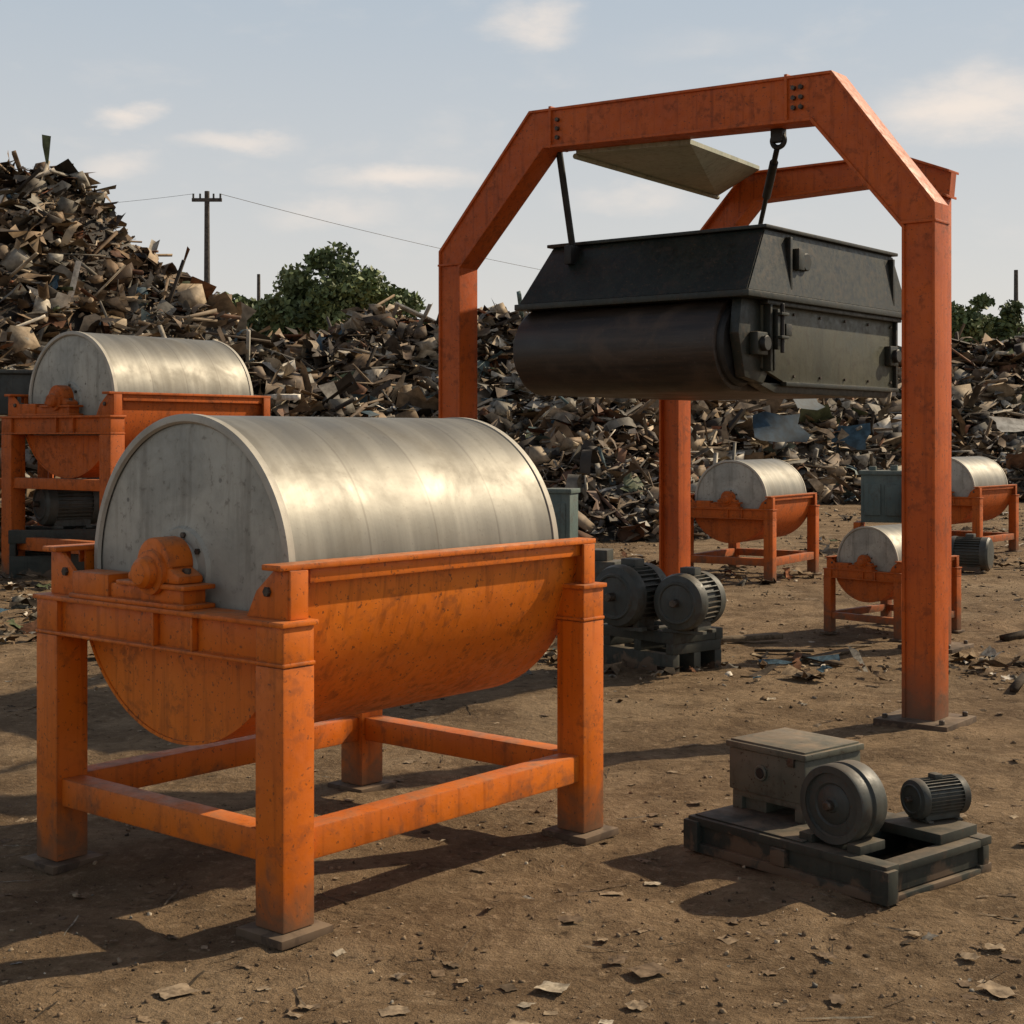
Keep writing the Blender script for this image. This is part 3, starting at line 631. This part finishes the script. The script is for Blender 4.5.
# ground litter
def litter():
    n=36000
    Yp=3.9+30*rng.random(n)**1.8; Xp=(rng.random(n)-.5)*2*(Yp*.42+.6)
    cl=fbm(Xp*1.1,Yp*1.1,3,77)+rng.normal(size=n)*.07>.43; Yp=Yp[cl];Xp=Xp[cl]; n=len(Xp)
    P=np.column_stack([Xp,Yp,gz(Xp,Yp)+.002])
    far=np.clip(Yp/12,.5,2.4)
    sz=(.007+.055*rng.random(n)**6)*far
    LP=np.array([(.19,.135,.085),(.13,.09,.057),(.25,.185,.12),(.34,.265,.18),(.055,.04,.027),(.46,.40,.31),(.19,.175,.15)]); 
    C=LP[rng.choice(7,n,p=[.28,.24,.2,.1,.1,.03,.05])]
    k=rng.choice(4,n,p=[.72,.14,.07,.07]); bs=[]
    for j,nm in enumerate(('chunk','flake','strip','twig')):
        m=k==j; bs.append((nm,P[m],sz[m]*(2.4 if j else 1),C[m],.15 if j else 1.))
    big=np.array([(-.08,5.25),(.33,4.72),(-.15,4.58),(1.33,4.95),(.95,4.38),(-.35,4.62),(.83,6.75),(.2,5.15),(1.45,4.48),(1.9,6.5),(-1.3,4.9),(.36,4.35),(1.9,8.2),(2.55,7.6),(1.6,9.3),(3.0,9.5),(1.2,7.9),(3.2,10.5),(2.2,10.8),(-2.8,9.),(-2.2,7.6),(1.45,4.75),(1.55,4.82),(.3,4.95),(.42,4.62),(.76,5.12),(.12,4.5),(1.0,4.75),(1.9,5.3),(1.75,5.0),(-1.0,4.45),(-.6,4.35),(2.1,6.0),(3.3,8.4),(2.9,8.9)])
    Pb=np.column_stack([big,gz(big[:,0],big[:,1])+.012]); nb=len(Pb)
    LB=np.array([(.28,.215,.145),(.18,.13,.085),(.42,.36,.27),(.10,.075,.05)])
    bs.append(('flake',Pb,rng.uniform(.05,.15,nb),LB[rng.choice(4,nb,p=[.4,.25,.2,.15])],.12))
    n4=300; ys=4.1+9*rng.random(n4)**1.4; xs=(rng.random(n4)-.35)*1.6*(ys*.42)
    bs.append(('flake',np.column_stack([xs,ys,gz(xs,ys)+.006]),.015+.06*rng.random(n4)**2.2,LB[rng.choice(4,n4,p=[.42,.35,.08,.15])],.15))
    xs=rng.uniform(-2,2.2,150);ys=rng.uniform(4.2,10,150)
    bs.append(('twig',np.column_stack([xs,ys,gz(xs,ys)+.006]),rng.uniform(.04,.17,150),LB[rng.choice(4,150)]*.6,.06))
    pk=np.array([(2.05,11.3),(2.35,11.1),(2.2,10.9),(3.35,9.9),(3.6,9.7),(4.2,12.3),(1.75,11.9),(2.6,11.6),(3.9,10.6)])
    bs.append(('plank',np.column_stack([pk,gz(pk[:,0],pk[:,1])+.03]),rng.uniform(.3,.6,len(pk)),LB[rng.choice(4,len(pk),p=[.2,.3,.1,.4])]*.6,.05))
    m2=rng.uniform(0,1,(3600,2)); Ym=10+21*m2[:,0]; Xm=(m2[:,1]-.5)*2*(Ym*.4)
    ok=fbm(Xm*.4,Ym*.4,3,13)>.42; Xm=Xm[ok];Ym=Ym[ok]; n3=len(Xm)
    bs.append(('crumple',np.column_stack([Xm,Ym,np.full(n3,.03)]),.04+.26*rng.random(n3)**3.5,PAL[rng.choice(len(PAL),n3,p=PW)]*.85,.35))
    bs.append(('strip',np.column_stack([Xm+.3,Ym+.2,np.full(n3,.03)]),.06+.35*rng.random(n3)**3,PAL[rng.choice(len(PAL),n3,p=PW)]*.85,.3))
    V,F,C=scatter(bs); mesh_obj('ground_litter',V,F,C,LITTER)
litter()
# ------------------------------------------------------------------ trees
def tree(loc,H,rx,rz_,seed,n=9000,leaf=.16):
    rg=np.random.default_rng(seed); g=Group('tree',loc)
    cz=H-rz_
    g.lathe('trunk',[(0,.28),(H*.3,.2),(H*.6,.12),(H*.85,.04),(H*.85,0)],(0,0,0),BARK,'Z',12)
    cl=[]
    for k in range(90):
        d=rg.normal(size=3); d/=np.linalg.norm(d); r=rg.uniform(.05,1.)**.5
        p=np.array([d[0]*rx*r,d[1]*rx*r,cz+d[2]*rz_*r*.85]); cl.append((p,rg.uniform(.6,1.)*rx*.30))
        if k<14: g.rod(f'limb_{k+1}',(0,0,max(H*.3,p[2]-rx*.8)),tuple(p),.045,BARK,6)
    per=n//len(cl); V=[];F=[];C=[];o=0
    for p,r in cl:
        q=rg.normal(size=(per,3)); q/=np.linalg.norm(q,axis=1,keepdims=True); q*=r*rg.uniform(.3,1.1,(per,1)); q[:,2]*=.8
        q+=p
        a=rg.normal(size=(per,3)); a/=np.linalg.norm(a,axis=1,keepdims=True); b_=np.cross(a,rg.normal(size=(per,3))); b_/=np.linalg.norm(b_,axis=1,keepdims=True)
        s=leaf*rg.uniform(.5,1.2,(per,1))
        vv=np.stack([q-a*s,q-b_*s*.6,q+a*s,q+b_*s*.6],1).reshape(-1,3); V.append(vv)
        F.append(np.arange(per*4).reshape(-1,4)+o); o+=per*4
        base=np.array([(.14,.185,.075),(.175,.215,.09),(.11,.15,.06)])[rg.integers(0,3)]
        C.append(base*rg.uniform(.7,1.3,(per,1)))
    mesh_obj('crown',np.concatenate(V),np.concatenate(F),np.concatenate(C),LEAF,g.e)
tree((-7.5,65,0),9.7,3.1,3.0,1,34000)
tree((-5.4,66,0),8.3,1.8,2.6,2,12000)
tree((-9.6,64,0),8.3,1.9,2.6,3,12000)
tree((-12.6,70,0),8.5,2.0,2.4,4,9000)
tree((-15.3,72,0),8.7,2.6,2.4,6,9000)
tree((23.3,75,0),9.3,2.2,2.8,5,18000)
tree((25.7,78,0),7.8,2.0,2.0,8,9000)
# ------------------------------------------------------------------ poles and wires
def pole(loc,H,arm=1.0,rz=0.):
    g=Group('utility_pole',loc,rz)
    g.lathe('pole',[(0,.17),(H,.10),(H,0)],(0,0,0),WOODPOLE,'Z',12)
    if arm:
        g.box('crossarm',(-arm,-.07,H-.42),(arm,.03,H-.28),WOODPOLE,.01)
        for k,x in enumerate((-arm*.9,-arm*.45,arm*.45,arm*.9)): g.cyl(f'insulator_{k+1}',(x,-.03,0),.04,H-.28,H-.1,CAST,'Z',8)
    return g
pole((-12.2,60,0),11.4,.6); pole((-15.2,90,0),11.3,0); pole((25.2,75,0),9.9,0); pole((13.5,96,0),10.4,.7); pole((-34,62,0),11.4,.7)
wg=Group('overhead_wires')
def wire(nm,p,q,sag,r=.014):
    p=Vector(p);q=Vector(q); pts=[p.lerp(q,i/20)-Vector((0,0,sag*4*(i/20)*(1-i/20))) for i in range(21)]
    bm=bmesh.new(); prev=None
    for c in pts:
        ring=[bm.verts.new(c+Vector((0,r*math.cos(a_),r*math.sin(a_)))) for a_ in (0,2.09,4.19)]
        if prev:
            for i in range(3): bm.faces.new((prev[i],prev[(i+1)%3],ring[(i+1)%3],ring[i]))
        prev=ring
    wg.bm(nm,bm,WOODPOLE)
wire('wire_1',(-11.7,60,11.3),(14.1,96,10.3),.5,.012); wire('wire_2',(-12.7,60,11.3),(-34,62,11.3),.6,.008)
# ------------------------------------------------------------------ world
w=bpy.data.worlds.new("World"); scene.world=w; w.use_nodes=True; t=NT(w.node_tree); bg=t.n['Background']
sky=t.new('ShaderNodeTexSky'); sky.sky_type='NISHITA'; sky.sun_disc=False; sky.sun_elevation=SUN_EL; sky.sun_rotation=math.atan2(az.x,az.y)
sky.air_density=1.0; sky.dust_density=2.0; sky.ozone_density=1.0; sky.altitude=50
d=t.new('ShaderNodeTexCoord').outputs['Generated']
dn=t.vmath('NORMALIZE',d).outputs[0]
nz1=t.new('ShaderNodeTexNoise'); nz1.inputs['Scale'].default_value=9; nz1.inputs['Detail'].default_value=6; nz1.inputs['Roughness'].default_value=.6
t.put(nz1.inputs['Vector'],t.scalev(dn,(1,1,2.5)))
off=t.vmath('MULTIPLY',t.vmath('SUBTRACT',nz1.outputs['Color'],(.5,.5,.5)).outputs[0],(.08,.08,.05)).outputs[0]
dd=t.vmath('ADD',dn,off).outputs[0]
tot=None
for px,py,rx,rz,st in ((120,108,28,11,.95),(245,141,46,11,.7),(395,178,66,15,.9),(535,25,38,18,.8),(965,108,75,26,1.),(1010,90,50,22,.8),(330,214,60,14,.6),(620,195,60,12,.6),(130,165,36,14,.6),(700,40,60,12,.25)):
    c=Vector(((px-512)/1500,1,(435-py)/1500)).normalized()
    v=t.vmath('SUBTRACT',dd,tuple(c)).outputs[0]; v=t.scalev(v,(1500/rx,30,1500/rz))
    ln=t.vmath('LENGTH',v).outputs['Value']; mk_=t.ramp(ln,1.6,.1,0,st)
    tot=mk_ if tot is None else t.math('MAXIMUM',tot,mk_)
wis=t.noise(t.scalev(dn,(8,8,18)),1.6,6,.6,.2)
tot=t.math('MULTIPLY',tot,t.ramp(wis,.3,.6,.4,1.))
tot=t.math('MAXIMUM',tot,t.ramp(wis,.5,.85,0,.25))
sx=t.new('ShaderNodeSeparateXYZ'); t.l.new(dn,sx.inputs[0])
haze=t.ramp(sx.outputs[2],.30,.6,.92,.35,False)
hcol=t.mix(t.ramp(sx.outputs[2],.02,.29,0,1,False),(6.7,6.3,5.75),(4.15,4.75,5.35))
hcol=t.mix(t.ramp(sx.outputs[2],.32,.55,0,1,False),hcol,(2.6,2.5,2.3))
hs=t.mix(haze,sky.outputs[0],hcol)
col=t.mix(tot,hs,(7.7,6.9,6.2))
t.put(bg.inputs['Color'],col); bg.inputs['Strength'].default_value=.115
